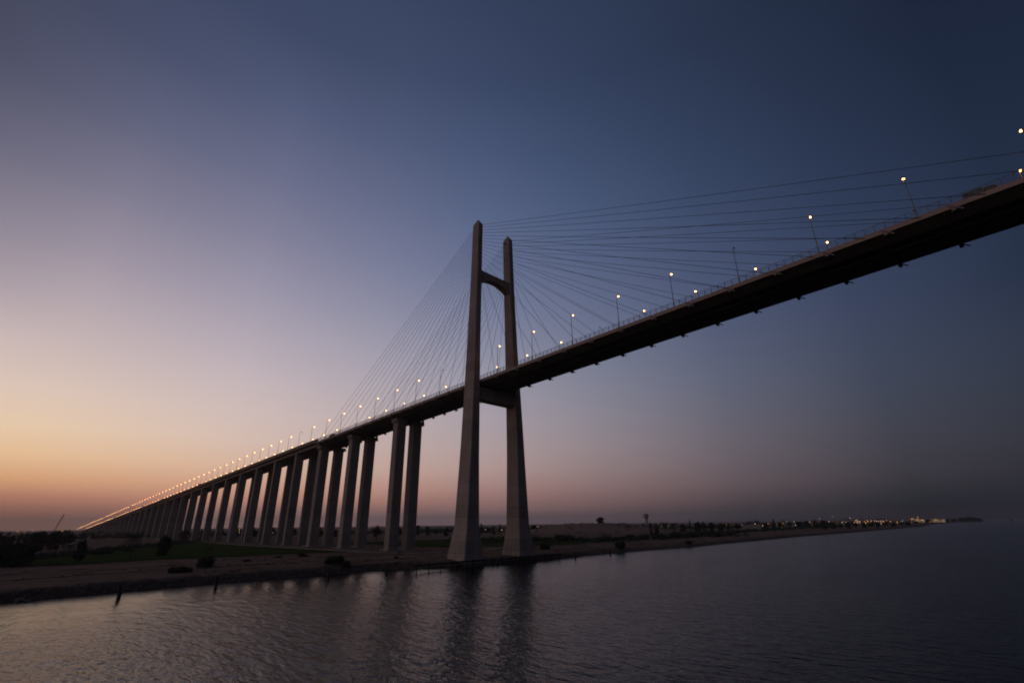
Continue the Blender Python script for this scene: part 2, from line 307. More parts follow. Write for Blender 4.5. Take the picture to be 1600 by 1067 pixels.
# ------------------------------------------------------------------ bridge
def zlamp(x): return 63.5+.0445*(x+464) if x < -160 else 84.45+.03945*x-5e-5*x*x
def zdeck(x): return zlamp(x)-11.6 if x < -156 else 71.9+.0415*x-2e-5*x*x
X0, XJ, X1 = -1720., -156., 404.
bridge = empty('bridge', (0,0,0))
tag(bridge, 'long concrete cable-stayed bridge climbing on tall twin piers from the left and crossing the canal', 'bridge')
def sweep(sections, xs):
    q = MB()
    q.loft([[(x, y, zdeck(x)+z) for y, z in sections] for x in xs], True); return q
xm = [XJ+(X1-XJ)*i/70 for i in range(71)]
xa = [X0+(XJ-.3-X0)*i/60 for i in range(61)]
q = MB()
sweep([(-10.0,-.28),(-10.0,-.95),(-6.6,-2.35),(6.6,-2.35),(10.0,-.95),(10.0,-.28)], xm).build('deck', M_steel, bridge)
for k in range(80):                                                      # cross frames and a service pipe under the deck
    x = XJ+3+6.05*k
    q.loft([[(x-.15,y,zdeck(x)+z), (x+.15,y,zdeck(x)+z), (x+.15,y,zdeck(x)+z+.3), (x-.15,y,zdeck(x)+z+.3)] for y, z in ((-9.6,-1.3),(-6.5,-2.6),(6.5,-2.6),(9.6,-1.3))])
for y in (-3.2, 2.6): q.tube([(x, y, zdeck(x)-2.75) for x in xm], .16, 6)
q.build('deck_frame', M_steel, bridge)
q = MB()
for sg in (-1, 1):
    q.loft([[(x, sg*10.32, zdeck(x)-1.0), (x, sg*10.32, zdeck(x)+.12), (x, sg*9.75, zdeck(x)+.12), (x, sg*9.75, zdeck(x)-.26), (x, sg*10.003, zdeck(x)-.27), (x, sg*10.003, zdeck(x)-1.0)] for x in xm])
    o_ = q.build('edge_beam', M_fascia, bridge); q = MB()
sweep([(-9.7,-.27),(9.7,-.27),(9.7,-.20),(-9.7,-.20)], xm).build('road_surface', M_asph, bridge)
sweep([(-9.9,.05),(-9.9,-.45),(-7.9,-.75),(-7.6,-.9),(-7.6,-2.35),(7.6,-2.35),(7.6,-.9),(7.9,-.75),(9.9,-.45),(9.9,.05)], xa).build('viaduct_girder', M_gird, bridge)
sweep([(-9.5,.06),(9.5,.06),(9.5,.13),(-9.5,.13)], xa).build('road_surface', M_asph, bridge)
for sg in (-1, 1):
    sweep([(sg*9.93,-.3),(sg*9.93,1.75),(sg*9.6,1.75),(sg*9.55,.06),(sg*9.903,.055),(sg*9.903,-.3)], xa).build('parapet', M_barrier, bridge)
for sg in (-1, 1):                                                      # open railings of the main spans
    q = MB(); x = XJ+.5; bars = []
    while x < 330:
        z = zdeck(x)+.12; q.box(x-.07, x+.07, sg*10.2-.06, sg*10.2+.06, z-.02, z+1.75)
        for k in range(1, 8):
            xb = x+k*1.98/8; zb = zdeck(xb)+.12; q.box(xb-.012, xb+.012, sg*10.2-.012, sg*10.2+.012, zb+.15, zb+1.6)
        x += 1.98
    xr = [XJ+.4+(330-XJ)*i/60 for i in range(61)]
    for zz, rr in ((1.68, .05), (.9, .025), (.14, .03)): q.tube([(x_, sg*10.2, zdeck(x_)+.12+zz) for x_ in xr], rr, 5)
    q.build('railing', M_rail, bridge)
LEG = [(-3,14.6,5.75,5.35),(3,14.35,5.22,4.72),(13.6,13.95,3.86,3.10),(40,13.32,3.50,2.28),(60,12.74,3.28,1.93),(90,11.75,2.78,1.62),(120,10.85,2.42,1.45),(151.2,10.2,2.25,1.35)]
def legval(z, i): return interp(z, [(r[0], r[i]) for r in LEG])
def legshift(z): return interp(z, [(50,0.),(90,-.42),(145,-.72)])
def rect(cx, cy, ax, ay, z, c=.22):
    c = min(c, ax*.3, ay*.3)
    return [(cx-ax+c,cy-ay,z),(cx+ax-c,cy-ay,z),(cx+ax,cy-ay+c,z),(cx+ax,cy+ay-c,z),(cx+ax-c,cy+ay,z),(cx-ax+c,cy+ay,z),(cx-ax,cy+ay-c,z),(cx-ax,cy-ay+c,z)]
legs = []
for sg in (-1, 1):
    q = MB(); rings = []
    for z in [-3,3,13.6]+[13.6+(151.2-13.6)*i/16 for i in range(1, 17)]:
        rings.append(rect(0, sg*legval(z,1)+legshift(z), legval(z,2), legval(z,3), z))
    cy = sg*legval(151.2,1)+legshift(151.2)
    rings.append(rect(0, cy, 2.1, 1.22, 151.5)); rings.append(rect(0, cy, .35, .25, 154.1)); 
    q.loft(rings); leg = q.build('pylon_leg', M_leg, bridge); legs.append(leg)
    h_ = MB(); h_.box(-1.05, .25, cy-1.38, cy-1.28, 148.7, 150.1); h_.build('opening_shade_panel', M_dark, leg)  # dark panel on the face stands in for the shade of an opening
q = MB()                                                                 # upper cross beam: flat top, arched soffit
ya, yb = -(legval(122,1)-legval(122,3))+legshift(122)-.6, (legval(122,1)-legval(122,3))+legshift(122)+.6
rings = []
for i in range(21):
    y = ya+(yb-ya)*i/20; s_ = 2*i/20-1; zb = 122.7-3.4*abs(s_)**2.2
    rings.append([(-1.75,y,zb),(1.75,y,zb),(1.75,y,125.9),(-1.75,y,125.9)])
q.loft(rings); q.build('cross_beam', M_leg, bridge)
q = MB(); q.box(-2.3, 2.3, -11.4, 11.4, 63.6, 69.0); q.build('cross_beam', M_leg, bridge)
BENTS = [-67.3, -115.4, -156.] + [-156-38.5*k for k in range(1, 40)]
for i, xb in enumerate(BENTS):
    steel = i < 3; hx = 2.2 if steel else 1.45
    zt = zdeck(xb)-(2.35 if steel or i == 2 else 2.35)
    gz = ground(xb, 0)
    if zt-gz < 1.2: continue
    for sg in (-1, 1):
        q = MB(); y0, y1 = 2.25, 7.55
        top = zt-(.35 if steel else .05)
        q.loft([rect(xb, sg*(y0+y1)/2, hx+1.2, (y1-y0)/2+1.2, gz-2, .1), rect(xb, sg*(y0+y1)/2, hx+1.2, (y1-y0)/2+1.2, gz+.35, .1), rect(xb, sg*(y0+y1)/2, hx, (y1-y0)/2, gz+.36, .15)]+[rect(xb, sg*(y0+y1)/2, hx, (y1-y0)/2, gz+.36+(top-gz-.36)*j/4, .15) for j in range(1, 5)])
        c_ = q.build('pier_column', M_col, bridge)
        if steel:
            q = MB(); q.loft([rect(xb, sg*4.9, hx+.02, 2.67, top-2.6, .1), rect(xb, sg*5.3, hx+.55, 3.3, top-1.0, .1), rect(xb, sg*5.3, hx+.55, 3.3, top-.02, .1)])
            q.box(xb-.5, xb+.5, sg*5-1, sg*5+1, top-.02, zt+.2)
            q.box(xb+.9, xb+1.5, sg*8.55-.9, sg*8.55+.9, top-1.9, top-1.55); q.box(xb+.9, xb+1.5, sg*9.2-.25, sg*9.2+.25, top-1.56, top-.9)
            q.build('bearing_cap', M_col, c_)
for sg in (-1, 1):                                                       # 16 stays each way in each plane
    for side in (1, -1):
        for k in range(1, 17):
            xd = (12.1*k if k < 10 else 108.9+10.73*(k-9)) if side > 0 else -9.75*k
            za = 127.6+(150.5-127.6)*(k-1)/15
            A = Vector((side*(legval(za,2)-.3), sg*legval(za,1)+legshift(za), za)); B = Vector((xd, sg*10.45, zdeck(xd)-.55)); L = (A-B).length
            pts = []
            for j in range(9):
                f = j/8; p_ = A.lerp(B, f); p_.z -= 4*f*(1-f)*L*.002; pts.append(p_)
            q = MB(); q.tube(pts, .066, 6); q.build('stay_cable', M_cable, bridge, True)
            xd = 12.1*k if side > 0 else xd; z = zdeck(xd); d = .55*side
            q = MB(); yo = sg*10.75; yi = sg*9.2
            q.loft([[(xd-.55,yi,z-1.0),(xd+.45,yi,z-1.0),(xd+.45,yi,z-1.5),(xd-.45,yi,z-1.5)], [(xd-.45,sg*10.3,z-1.02),(xd+.45,sg*10.3,z-1.02),(xd+.4,sg*10.3,z-1.75),(xd-.4,sg*10.3,z-1.75)], [(xd-.28,yo,z-1.25),(xd+.28,yo,z-1.25),(xd+.28,yo,z-1.75),(xd-.28,yo,z-1.75)]])
            q.tube([(xd-d*1.2, sg*10.45, z-.2), (xd+d*2.6, sg*10.5, z-1.95)], .16, 6)
            q.build('cable_anchor', M_gird, bridge)

# ------------------------------------------------------------------ street lamps on the bridge
def lamp_proto(side, lit, h, small=False):
    # side -1: pole on the near edge, arm reaching over the road
    root = empty('street_lamp')
    q = MB(); s_ = -side
    q.tube([(0,0,-.1),(0,0,h*.55),(0,0,h-.5),(0,s_*.35,h+.02),(0,s_*1.0,h+.18)], [.13,.10,.075,.06,.05], 6)
    q.box(-.2,.2,-.2,.2,-.1,.06)
    if small:
        q.ball((0,s_*1.25,h+.12), .3,.42,.14, 6, 4); o = None
    else: q.build('pole', M_pole, root); q = MB(); q.ball((0,s_*1.3,h+.19), .2,.5,.12, 8, 5); q.build('lamp_housing', M_pole, root, True); q = MB()
    L_ = MB(); rr = .29 if small else .25; L_.ball((0,s_*1.32,h+.02), rr, rr*1.4, rr*.75, 8, 6)
    if small: q.build('pole', M_pole, root); L_.build('lamp_glass', M_lampfar if lit else M_lampoff, root, True)
    else: L_.build('lamp_glass', M_lamp if lit else M_lampoff, root, True)
    return root
protos = {}
def put_lamp(side, x, lit, label, group):
    main = x > XJ; base = zdeck(x)+(.12 if main else .13); h = round(zlamp(x)-base, 1)-.02
    key = (side, lit, h, x < -420)
    if key not in protos: o = protos[key] = lamp_proto(side, lit, h, x < -420)
    else: o = copy_tree(protos[key])
    o.location = (x, side*(10.5-.62 if main else 9.3), base)
    tag(o, label, 'street lamp', group)
XN = [171.22-19.8*i for i in range(17)]; XA = [-168.9, -188.9, -207.3, -226.] + [-300.3+18.3*k for k in (3, 2, 1)] + [-300.3-18.25*k for k in range(0, 70)]
GN = 'street lamps along the near edge of the bridge'; GF = 'street lamps along the far edge of the bridge'
for side, row, nm, off, G in ((-1, 'near', 'on the near deck edge', {3, 10}, GN), (1, 'far', 'on the far deck edge', {1, 6, 16}, GF)):
    r_ = l_ = 0
    for i, x in enumerate(XN):
        if side < 0 and i == 9: continue
        if side > 0 and i in (10,): continue
        lit = i not in off
        if x > 0: r_ = (9-i); where = f'{ordw(r_)} right of the pylon'
        else: l_ += 1; where = f'{ordw(l_)} left of the pylon'
        put_lamp(side, x, lit, f"{'lit' if lit else 'unlit dark'} street lamp {nm}, {where}", G)
    n = 0
    for x in XA:
        n += 1; lit = not (side < 0 and abs(x+188.9) < .5) and not (n in (37, 52))
        if x < -700: lab = f"tiny lamp in the line of lights merging at the far left end, {row} row"
        else: lab = f"{'lit' if lit else 'unlit'} viaduct lamp, {row} row, {ordw(n)} left of the railing's end"
        put_lamp(side, x, lit, lab, G)

# ------------------------------------------------------------------ vehicles on the bridge
def truck(loc, L, H, cargo, rz):
    o = empty('truck', loc, rz)
    q = MB(); q.box(-L/2, L/2-2.3, -1.2, 1.2, 1.0, H); q.build('cargo_box', cargo, o)
    q = MB(); q.loft([[(L/2-2.1,-1.15,.6),(L/2-2.1,1.15,.6),(L/2-2.1,1.15,2.7),(L/2-2.1,-1.15,2.7)], [(L/2-.5,-1.15,.6),(L/2-.5,1.15,.6),(L/2-.5,1.1,2.6),(L/2-.5,-1.1,2.6)], [(L/2,-1.1,.6),(L/2,1.1,.6),(L/2,1.05,1.5),(L/2,-1.05,1.5)]])
    cab = q.build('cab', M_brown, o); q = MB(); q.loft([[(L/2-.46,-.95,2.45),(L/2-.46,.95,2.45),(L/2-.04,.95,1.6),(L/2-.04,-.95,1.6)], [(L/2-.42,-.95,2.45),(L/2-.42,.95,2.45),(L/2+.0,.95,1.6),(L/2+.0,-.95,1.6)]]); q.build('windscreen', M_glass, cab)
    q = MB(); q.box(-L/2, L/2-.3, -.5, .5, .62, .98); q.build('chassis', M_dark, o)
    for x in (-L/2+1, -L/2+2.3, L/2-1.2):
        for s_ in (-1, 1):
            q = MB(); q.tube([(x, s_*.8, .5), (x, s_*1.15, .5)], .5, 14); q.build('wheel', M_tyre, o)
    return o
def deck_rot(o, x): o.rotation_euler.y = -math.atan(zdeck(x+.5)-zdeck(x-.5)) * (1 if abs(o.rotation_euler.z) < 1 else -1)
M_grey = mottled('cargo_grey', (.085,.077,.073), (.12,.108,.1), 1., .6); M_brown = mottled('cargo_brown', (.1,.07,.055), (.14,.1,.08), 1., .6)
for x, y, L, H, cg, rz, lab in ((162.4, -6.4, 5.6, 3.0, M_grey, 0, 'grey box truck behind the railing at the right edge, above the canal'),
    (-443., -5.5, 14., 4.1, M_brown, 0, 'dark long truck standing out above the viaduct parapet, between lamps'),
    (-615., -5.5, 11., 3.9, M_brown, 0, 'small dark truck far down the viaduct among the left lights'),
    (-144., -6.0, 5.5, 3.2, M_brown, math.pi, 'small dark van-like truck where the railing of the main bridge begins')):
    o = truck((x, y, zdeck(x)+(-.19 if x > XJ else .14)), L, H, cg, rz); deck_rot(o, x); tag(o, lab, 'truck', 'vehicles on the bridge')

# ------------------------------------------------------------------ trees and bushes
rnd = random.Random(5)
def leaf(q, c, r, m=0):
    a = Vector((rnd.gauss(0,1), rnd.gauss(0,1), rnd.gauss(0,1))).normalized(); b = a.cross(Vector((rnd.gauss(0,1), rnd.gauss(0,1), rnd.gauss(0,1)))).normalized()
    c = Vector(c); q.add([c-a*r, c+b*r*.5, c+a*r, c-b*r*.5], [(0,1,2,3)], m)
def clumps(q, cl, n, r):
    for _ in range(n):
        cx, cy, cz, R, rz = cl[rnd.randrange(len(cl))]
        d = Vector((rnd.gauss(0,1), rnd.gauss(0,1), rnd.gauss(0,1))).normalized()*(rnd.random()**.4)
        leaf(q, (cx+d.x*R, cy+d.y*R, max(.02, cz+d.z*rz)), r*(.6+.8*rnd.random()))
def tree_proto(name, kind, leafmat):
    # unit size: height 1, crown width 1
    root = empty(name); tr = MB(); q = MB()
    if kind == 'round':
        tr.tube([(0,0,-.02),(.01,.0,.2),(.02,.01,.42)], [.045,.035,.025], 7)
        cl = []
        for k in range(15):
            a = rnd.random()*6.28; R = .33*math.sqrt(rnd.random()); z = .30+.52*rnd.random()*(1-R); cl.append((R*math.cos(a), R*math.sin(a), z, .17, .14))
        for c in cl[:8]: tr.tube([(.015,.005,.3),(c[0]*.6,c[1]*.6,c[2]*.85),(c[0],c[1],c[2])], [.022,.013,.006], 5)
        cl += [(0,0,.85,.2,.14),(0,0,.62,.3,.2)]
        clumps(q, cl, 1500, .042)
    elif kind == 'tall':
        tr.tube([(0,0,-.02),(.01,.01,.5),(0,0,.95)], [.04,.028,.008], 7)
        cl = []
        for k in range(18):
            f = k/17; a = rnd.random()*6.28; R = .32*(1-f*.75)*rnd.random(); cl.append((R*math.cos(a), R*math.sin(a), .14+.78*f, .24*(1-.5*f), .09))
            tr.tube([(.01,.0,.15+.7*f),(cl[-1][0],cl[-1][1],cl[-1][2])], [.012,.005], 4)
        clumps(q, cl, 1300, .04)
    elif kind == 'dense':
        tr.tube([(0,0,-.02),(.01,.01,.35),(0,0,.7)], [.05,.035,.012], 7)
        cl = [(0,0,.5,.34,.42)]
        for k in range(22):
            a = rnd.random()*6.28; R = .34*math.sqrt(rnd.random()); z = .1+.78*rnd.random()*(1-.5*R); cl.append((R*math.cos(a), R*math.sin(a), z, .17, .13))
            if k < 8: tr.tube([(0,0,z*.6),(cl[-1][0],cl[-1][1],z)], [.014,.005], 4)
        clumps(q, cl, 2200, .05)
    elif kind == 'ragged':
        tr.tube([(0,0,-.02),(-.02,.01,.3),(.03,0,.6)], [.04,.03,.015], 7)
        cl = []
        for k in range(9):
            a = rnd.random()*6.28; R = .38*rnd.random(); z = .24+.66*rnd.random(); cl.append((R*math.cos(a), R*math.sin(a), z, .15+.07*rnd.random(), .10))
            tr.tube([(0,0,.3),(cl[-1][0]*.5,cl[-1][1]*.5,z*.8),(cl[-1][0],cl[-1][1],z)], [.02,.012,.005], 5)
        clumps(q, cl, 1000, .042)
    elif kind == 'bush':
        for k in range(9):
            a = rnd.random()*6.28; tr.tube([(0,0,-.03),(.2*math.cos(a),.2*math.sin(a),.4),(.3*math.cos(a),.3*math.sin(a),.65)], [.03,.02,.008], 5)
        cl = []
        for k in range(16):
            a = rnd.random()*6.28; R = .36*math.sqrt(rnd.random()); cl.append((R*math.cos(a), R*math.sin(a), .12+.6*rnd.random()*(1-R*1.3), .18, .2))
        clumps(q, cl, 1800, .05)
    else:
        tr.tube([(0,0,-.02),(.015,.01,.3),(.0,.02,.6),(.01,.02,.74)], [.035,.026,.024,.03], 8)
        for k in range(34):
            a = k*2.4; up = .95-1.5*(k/34); L = .42+.08*rnd.random(); pts = []
            for j in range(7):
                f = j/6; r_ = L*f*math.cos(up*(1-f*.3)); z = .76+L*(math.sin(up)*f*.9-.42*f*f); pts.append(Vector((.01+r_*math.cos(a), .02+r_*math.sin(a), z)))
            for j in range(6):
                d = (pts[j+1]-pts[j]); sd = d.cross(Vector((0,0,1))).normalized()
                for sg in (-1, 1):
                    for h_ in (0., .5):
                        b0 = pts[j].lerp(pts[j+1], h_); q.add([b0, b0+d*.28, b0+d*.8+sd*sg*.075*(1-.5*j/6)+Vector((0,0,-.03))], [(0,1,2)])
            q.tube(pts, .006, 3)
    tr.build('stem' if kind == 'bush' else 'trunk', M_bark, root); q.build('foliage' if kind == 'bush' else 'crown', leafmat, root)
    return root
PR = {'round': tree_proto('tree', 'round', M_leaf['dark']), 'tall': tree_proto('tree', 'tall', M_leaf['dark']), 'ragged': tree_proto('tree', 'ragged', M_leaf['olive']),
      'dense': tree_proto('tree', 'dense', M_leaf['dark']), 'round2': tree_proto('tree', 'round', M_leaf['olive']), 'palm': tree_proto('palm_tree', 'palm', M_leaf['frond']), 'bush': tree_proto('bush', 'bush', M_leaf['dark']), 'rustbush': tree_proto('bush', 'bush', M_leaf['rust'])}
first = set()
def plant(kind, x, y, ztop, wid, label, group, cat=None):
    gz = ground(x, y)-.05
    if kind in first: o = copy_tree(PR[kind])
    else: o = PR[kind]; first.add(kind)
    o.location = (x, y, gz); o.scale = (wid, wid*(.85+.3*rnd.random()), max(.4, ztop-gz)); o.rotation_euler = (0, 0, rnd.random()*6.28)
    tag(o, label, cat or ('bush' if 'bush' in kind else 'palm tree' if kind == 'palm' else 'tree'), group); return o

HEDGE=[(-95.8,-139.0,13.2,4.8),(-90.8,-137.3,13.4,4.3),(-88.8,-135.3,13.6,4.3),(-86.8,-133.3,13.3,4.3),(-82.7,-131.5,12.9,3.8)]
LEFT=[(-300.8,-139.8,15.7,6.4),(-320.8,-135.9,15.4,5.1),(-290.8,-133.9,14.5,3.6),(-310.7,-129.9,14.9,4.2),(-300.7,-127.5,15.2,3.7),(-250.6,-124.3,16.4,11.8),(-255.2,-116.6,16.7,6.9),(-279.9,-110.0,16.3,9.8)]
MID=[(-112.1,-119.0,13.4,5.0),(-99.9,-116.6,15.0,4.1),(-117.9,-87.1,15.7,8.0),(-149.1,-106.1,11.0,4.1),(-158.6,-101.2,9.7,3.7),(-177.4,-91.0,9.2,4.0),(-170.3,-56.0,8.3,3.6)]
BEHIND=[(-398.1,-19.9,13.5,9.5),(-435.5,-3.7,13.9,7.7),(-394.9,-6.1,13.3,8.4),(-430.1,17.7,14.8,10.5),(-473.7,47.1,14.0,10.1),(-345.7,21.0,15.5,11.7),(-456.8,67.3,13.7,8.7),(-415.3,64.8,14.5,8.9),(-448.9,89.2,12.7,8.8),(-371.5,67.7,14.6,8.4),(-438.9,114.0,12.3,10.5),(-343.0,83.6,13.7,8.3),(-373.1,113.7,11.5,8.3),(-419.3,155.4,11.0,9.2),(-377.2,149.3,10.4,10.2),(-214.2,72.1,14.9,8.7),(-362.4,174.9,11.3,10.3),(-306.2,151.7,12.7,8.0),(-384.2,215.2,11.6,11.1),(-246.3,133.4,14.9,9.6),(-306.7,186.7,13.0,9.1),(-317.0,206.5,11.5,9.4),(-278.8,190.7,11.5,8.1),(-240.3,206.0,15.8,5.3),(-370.3,330.6,10.9,12.4),(-202.1,188.5,11.9,7.3),(-256.3,247.7,14.4,6.4),(-277.9,282.9,11.8,7.6),(-202.5,244.5,13.6,6.6),(-316.5,384.1,10.0,8.8),(-262.5,351.5,12.5,6.5),(-258.2,355.1,12.4,4.8)]
RIGHT=[(-175.2,413.1,14.6,5.5),(-64.0,234.9,14.1,5.3),(-55.6,228.2,13.9,5.1),(-40.3,213.7,15.6,7.8),(-36.5,221.4,15.1,6.9),(-82.1,327.2,13.2,7.5),(-93.1,366.3,16.5,3.4),(-70.1,332.9,15.4,8.7),(-81.4,371.8,14.8,8.0),(-90.6,411.5,14.7,8.5),(-97.2,452.1,12.9,9.0),(-97.1,473.8,12.4,7.7),(-110.1,533.2,12.9,10.0),(-88.6,519.8,15.7,10.5),(-86.9,541.6,16.0,10.7),(-103.6,620.5,13.1,9.1),(-81.0,585.8,16.3,6.9),(-102.9,683.7,12.8,9.6),(-103.5,725.3,13.5,10.0),(-91.6,728.7,14.3,9.9),(-95.0,789.9,15.1,10.5),(-94.2,831.4,15.5,9.8)]
SHORET=[(-31.0,622.2,15.8,9.2),(-44.7,639.6,12.3,10.4),(-39.6,702.2,12.3,9.2),(-22.8,664.9,11.5,8.7),(-21.7,705.9,12.5,9.0),(-20.4,746.8,11.0,9.4),(-18.1,787.9,10.8,9.7),(-12.5,809.1,11.5,9.9),(-10.0,850.0,10.9,10.2),(-7.3,900.9,11.1,10.6),(-4.6,951.8,11.3,11.1),(-7.4,1052.2,11.1,12.0),(-8.5,1152.8,11.1,12.9),(-6.9,1253.6,11.6,12.4)]
FARL=[(-63.9,2051.1,15.1,19.4),(-44.6,2454.2,15.4,22.5),(-35.0,2655.4,16.3,24.1),(-21.4,2856.6,20.1,28.5),(0.6,2857.8,23.2,31.1),(14.2,2958.5,20.4,29.1),(28.7,3059.2,16.6,23.9)]
DUNEB=[(-83.0,116.7,9.0,4.3),(-79.1,120.1,8.5,4.3),(-74.6,124.1,8.4,4.3),(-69.9,128.0,8.8,5.2),(-65.3,131.7,7.9,4.3),(-60.9,135.1,7.9,4.3),(-55.8,138.9,7.4,4.7),(-51.0,142.4,7.8,4.3),(-46.6,145.6,7.3,4.3),(-58.7,173.6,6.7,5.1),(-53.0,177.3,7.5,5.5),(-48.0,180.4,7.9,5.5),(-43.4,183.2,8.3,5.5),(-42.9,194.1,8.5,5.6),(-42.2,206.6,8.3,5.7),(-39.4,233.4,8.3,7.0),(-37.6,246.0,8.6,7.1),(-35.5,258.6,8.6,7.3),(-33.1,271.2,8.7,7.4),(-30.1,285.5,9.0,7.5),(-26.4,300.6,9.3,7.7)]
BUSH=[(-32.8,-92.0,4.8,6.0),(-22.3,-99.7,2.7,5.5),(-22.7,-102.4,2.5,2.5),(-16.2,-58.2,4.3,8.1),(-12.3,-55.4,3.0,3.0),(-56.9,-51.6,2.3,4.1),(-15.8,48.9,4.6,6.8),(27.9,89.3,5.5,6.8),(4.8,158.9,3.1,5.5),(-59.2,-59.9,1.1,3.0),(-48.9,-74.7,1.1,3.2),(-6.2,-54.2,0.8,1.7),(-1.9,-37.5,1.1,1.8),(-20.4,-30.9,1.5,2.4),(14.2,74.0,1.2,2.4)]
LIGHTS=[(-66.2,256.6,10.9,'w'),(-61.6,259.0,11.0,'w'),(-58.7,266.2,10.8,'w'),(-91.0,454.7,11.1,'o'),(-75.1,524.6,8.9,'y'),(-99.9,621.7,10.7,'o'),(-97.0,675.0,10.5,'o'),(-105.4,724.7,12.4,'w'),(-109.9,775.4,12.4,'w'),(-104.1,777.1,10.4,'o'),(-40.7,535.2,9.3,'y'),(-110.5,1033.0,21.5,'w'),(-102.2,1136.9,18.2,'w'),(-133.2,1027.8,17.5,'w'),(-73.7,836.3,12.2,'o'),(-56.0,840.2,11.0,'y'),(-50.8,841.3,10.9,'w'),(-93.4,1138.6,12.9,'y'),(-77.4,1039.9,10.0,'o'),(-74.4,1040.4,9.7,'w'),(-68.3,1041.6,9.9,'o'),(-95.9,1239.8,10.5,'o'),(-107.9,1339.3,12.4,'o'),(-90.1,1240.9,10.4,'o'),(-100.6,1340.5,11.5,'y'),(-93.6,1341.7,11.7,'o'),(-92.1,1443.2,11.6,'y'),(-85.6,1444.1,11.8,'o'),(-46.4,1146.7,9.6,'o'),(-64.0,1346.2,10.4,'o'),(-98.8,1644.3,12.2,'o'),(-53.8,1448.5,10.8,'w'),(-103.1,2046.9,13.5,'o'),(-107.3,2247.7,21.4,'o'),(-89.7,2048.5,12.7,'o'),(-76.4,2049.9,11.7,'y'),(-80.3,2250.5,12.8,'y'),(-69.4,2251.5,12.8,'y'),(-58.7,2252.4,12.7,'y'),(-3.5,3157.9,12.8,'y'),(10.1,3158.5,12.3,'w'),(-320.1,380.9,10.8,'y'),(-192.4,253.6,9.3,'w'),(-272.1,356.4,10.6,'y'),(-237.3,209.4,9.3,'y'),(-226.1,221.4,8.8,'y'),(-295.5,201.9,9.1,'w'),(-391.8,164.4,12.4,'o'),(-387.1,22.7,12.1,'y'),(-281.7,-8.7,10.7,'w'),(-450.8,-130.3,12.9,'o'),(-470.7,-125.8,12.7,'o'),(-470.6,-120.7,13.4,'o'),(-489.6,-99.9,12.8,'o'),(-489.6,-98.5,12.5,'y'),(-340.1,37.5,9.0,'w'),(-110.1,575.9,9.4,'o'),(-102.5,578.6,10.5,'y'),(-117.5,573.2,9.8,'w'),(-101.4,829.6,11.5,'o'),(-144.3,1025.0,14.0,'w'),(-82.7,834.2,9.8,'o'),(-104.9,1034.3,12.8,'o')]
HAZE = 5.5e-5

def pick(seq): return seq[rnd.randrange(len(seq))]
SHAPE = {'dense': 'dense dark tree', 'round': 'round-headed dark tree', 'round2': 'wide olive-dark tree', 'tall': 'tall narrow dark tree', 'ragged': 'ragged thin-crowned tree', 'palm': 'shaggy date palm'}
def belt(rows, kinds, where, group, start='from the left'):
    for i, (x, y, zt, wd) in enumerate(rows):
        k = kinds[i % len(kinds)]
        n = 'leftmost' if i == 0 else 'rightmost' if i == len(rows)-1 else ordw(i+1)+' '+start
        plant(k, x, y, zt, wd, f'{SHAPE[k]} {where}, {n}', group)
belt([(a, b, c-2.6, d*1.6) for a, b, c, d in HEDGE], ['dense'], 'in the black clump at the left edge', 'dense tree clump at the left edge')
belt([(a, b, c-2., d*1.15) for a, b, c, d in LEFT], ['round','round','dense','ragged','round','dense','dense','round'], 'on the left horizon', 'trees on the left horizon')
for (x, y, zt, wd), k, lab in zip([(a, b, c-(3.6 if i < 3 else 4.), d*(.95 if i < 3 else 1.5)) for i, (a, b, c, d) in enumerate(MID)], ['palm','dense','dense','bush','bush','bush','dense'], [
    'shaggy date palm below the far end of the bridge lights', 'dark tree standing just right of where the bridge lights end', 'broad dark tree in front of the close-set distant piers',
    'low bush in front of the hazy far piers, left one', 'low bush in front of the hazy far piers, middle one', 'low bush beside the lone palm', 'low dark tree at the foot of the piers, behind the green field']):
    plant(k, x, y, zt, wd, lab, 'trees in front of the viaduct')
plant('palm', -105., -100.5, 13.6, 6.5, 'lone date palm with a clear trunk before the hazy piers', 'trees in front of the viaduct')
belt(BEHIND, ['dense','ragged','tall','round2','dense','round'], 'in the row behind the piers', 'trees behind the piers')
plant('dense', -149.7, 287., 20.4, 10.5, 'single round tree on top of the sandy ridge', 'trees right of the pylon')
belt(RIGHT, ['dense','tall','round','palm','palm','dense','tall','dense','round2','dense'], 'between water tower and town', 'trees right of the pylon')
belt(SHORET, ['dense','round2','dense','round'], 'at the water side of the town', 'trees by the town shore')
belt(FARL, ['dense'], 'on the far right point', 'trees on the far point')
for i, (x, y, zt, wd) in enumerate(DUNEB):
    plant('bush' if i % 4 else 'rustbush', x+rnd.uniform(-9,9), y+rnd.uniform(-9,9), ground(x, y)+(zt-2.5)*rnd.uniform(.55,1.1), wd*rnd.uniform(1.1,2.4), f"{'dark' if i % 4 else 'brownish'} bush below the sandy ridge, {ordw(i+1)} from the pylon", 'bushes below the sandy ridge')
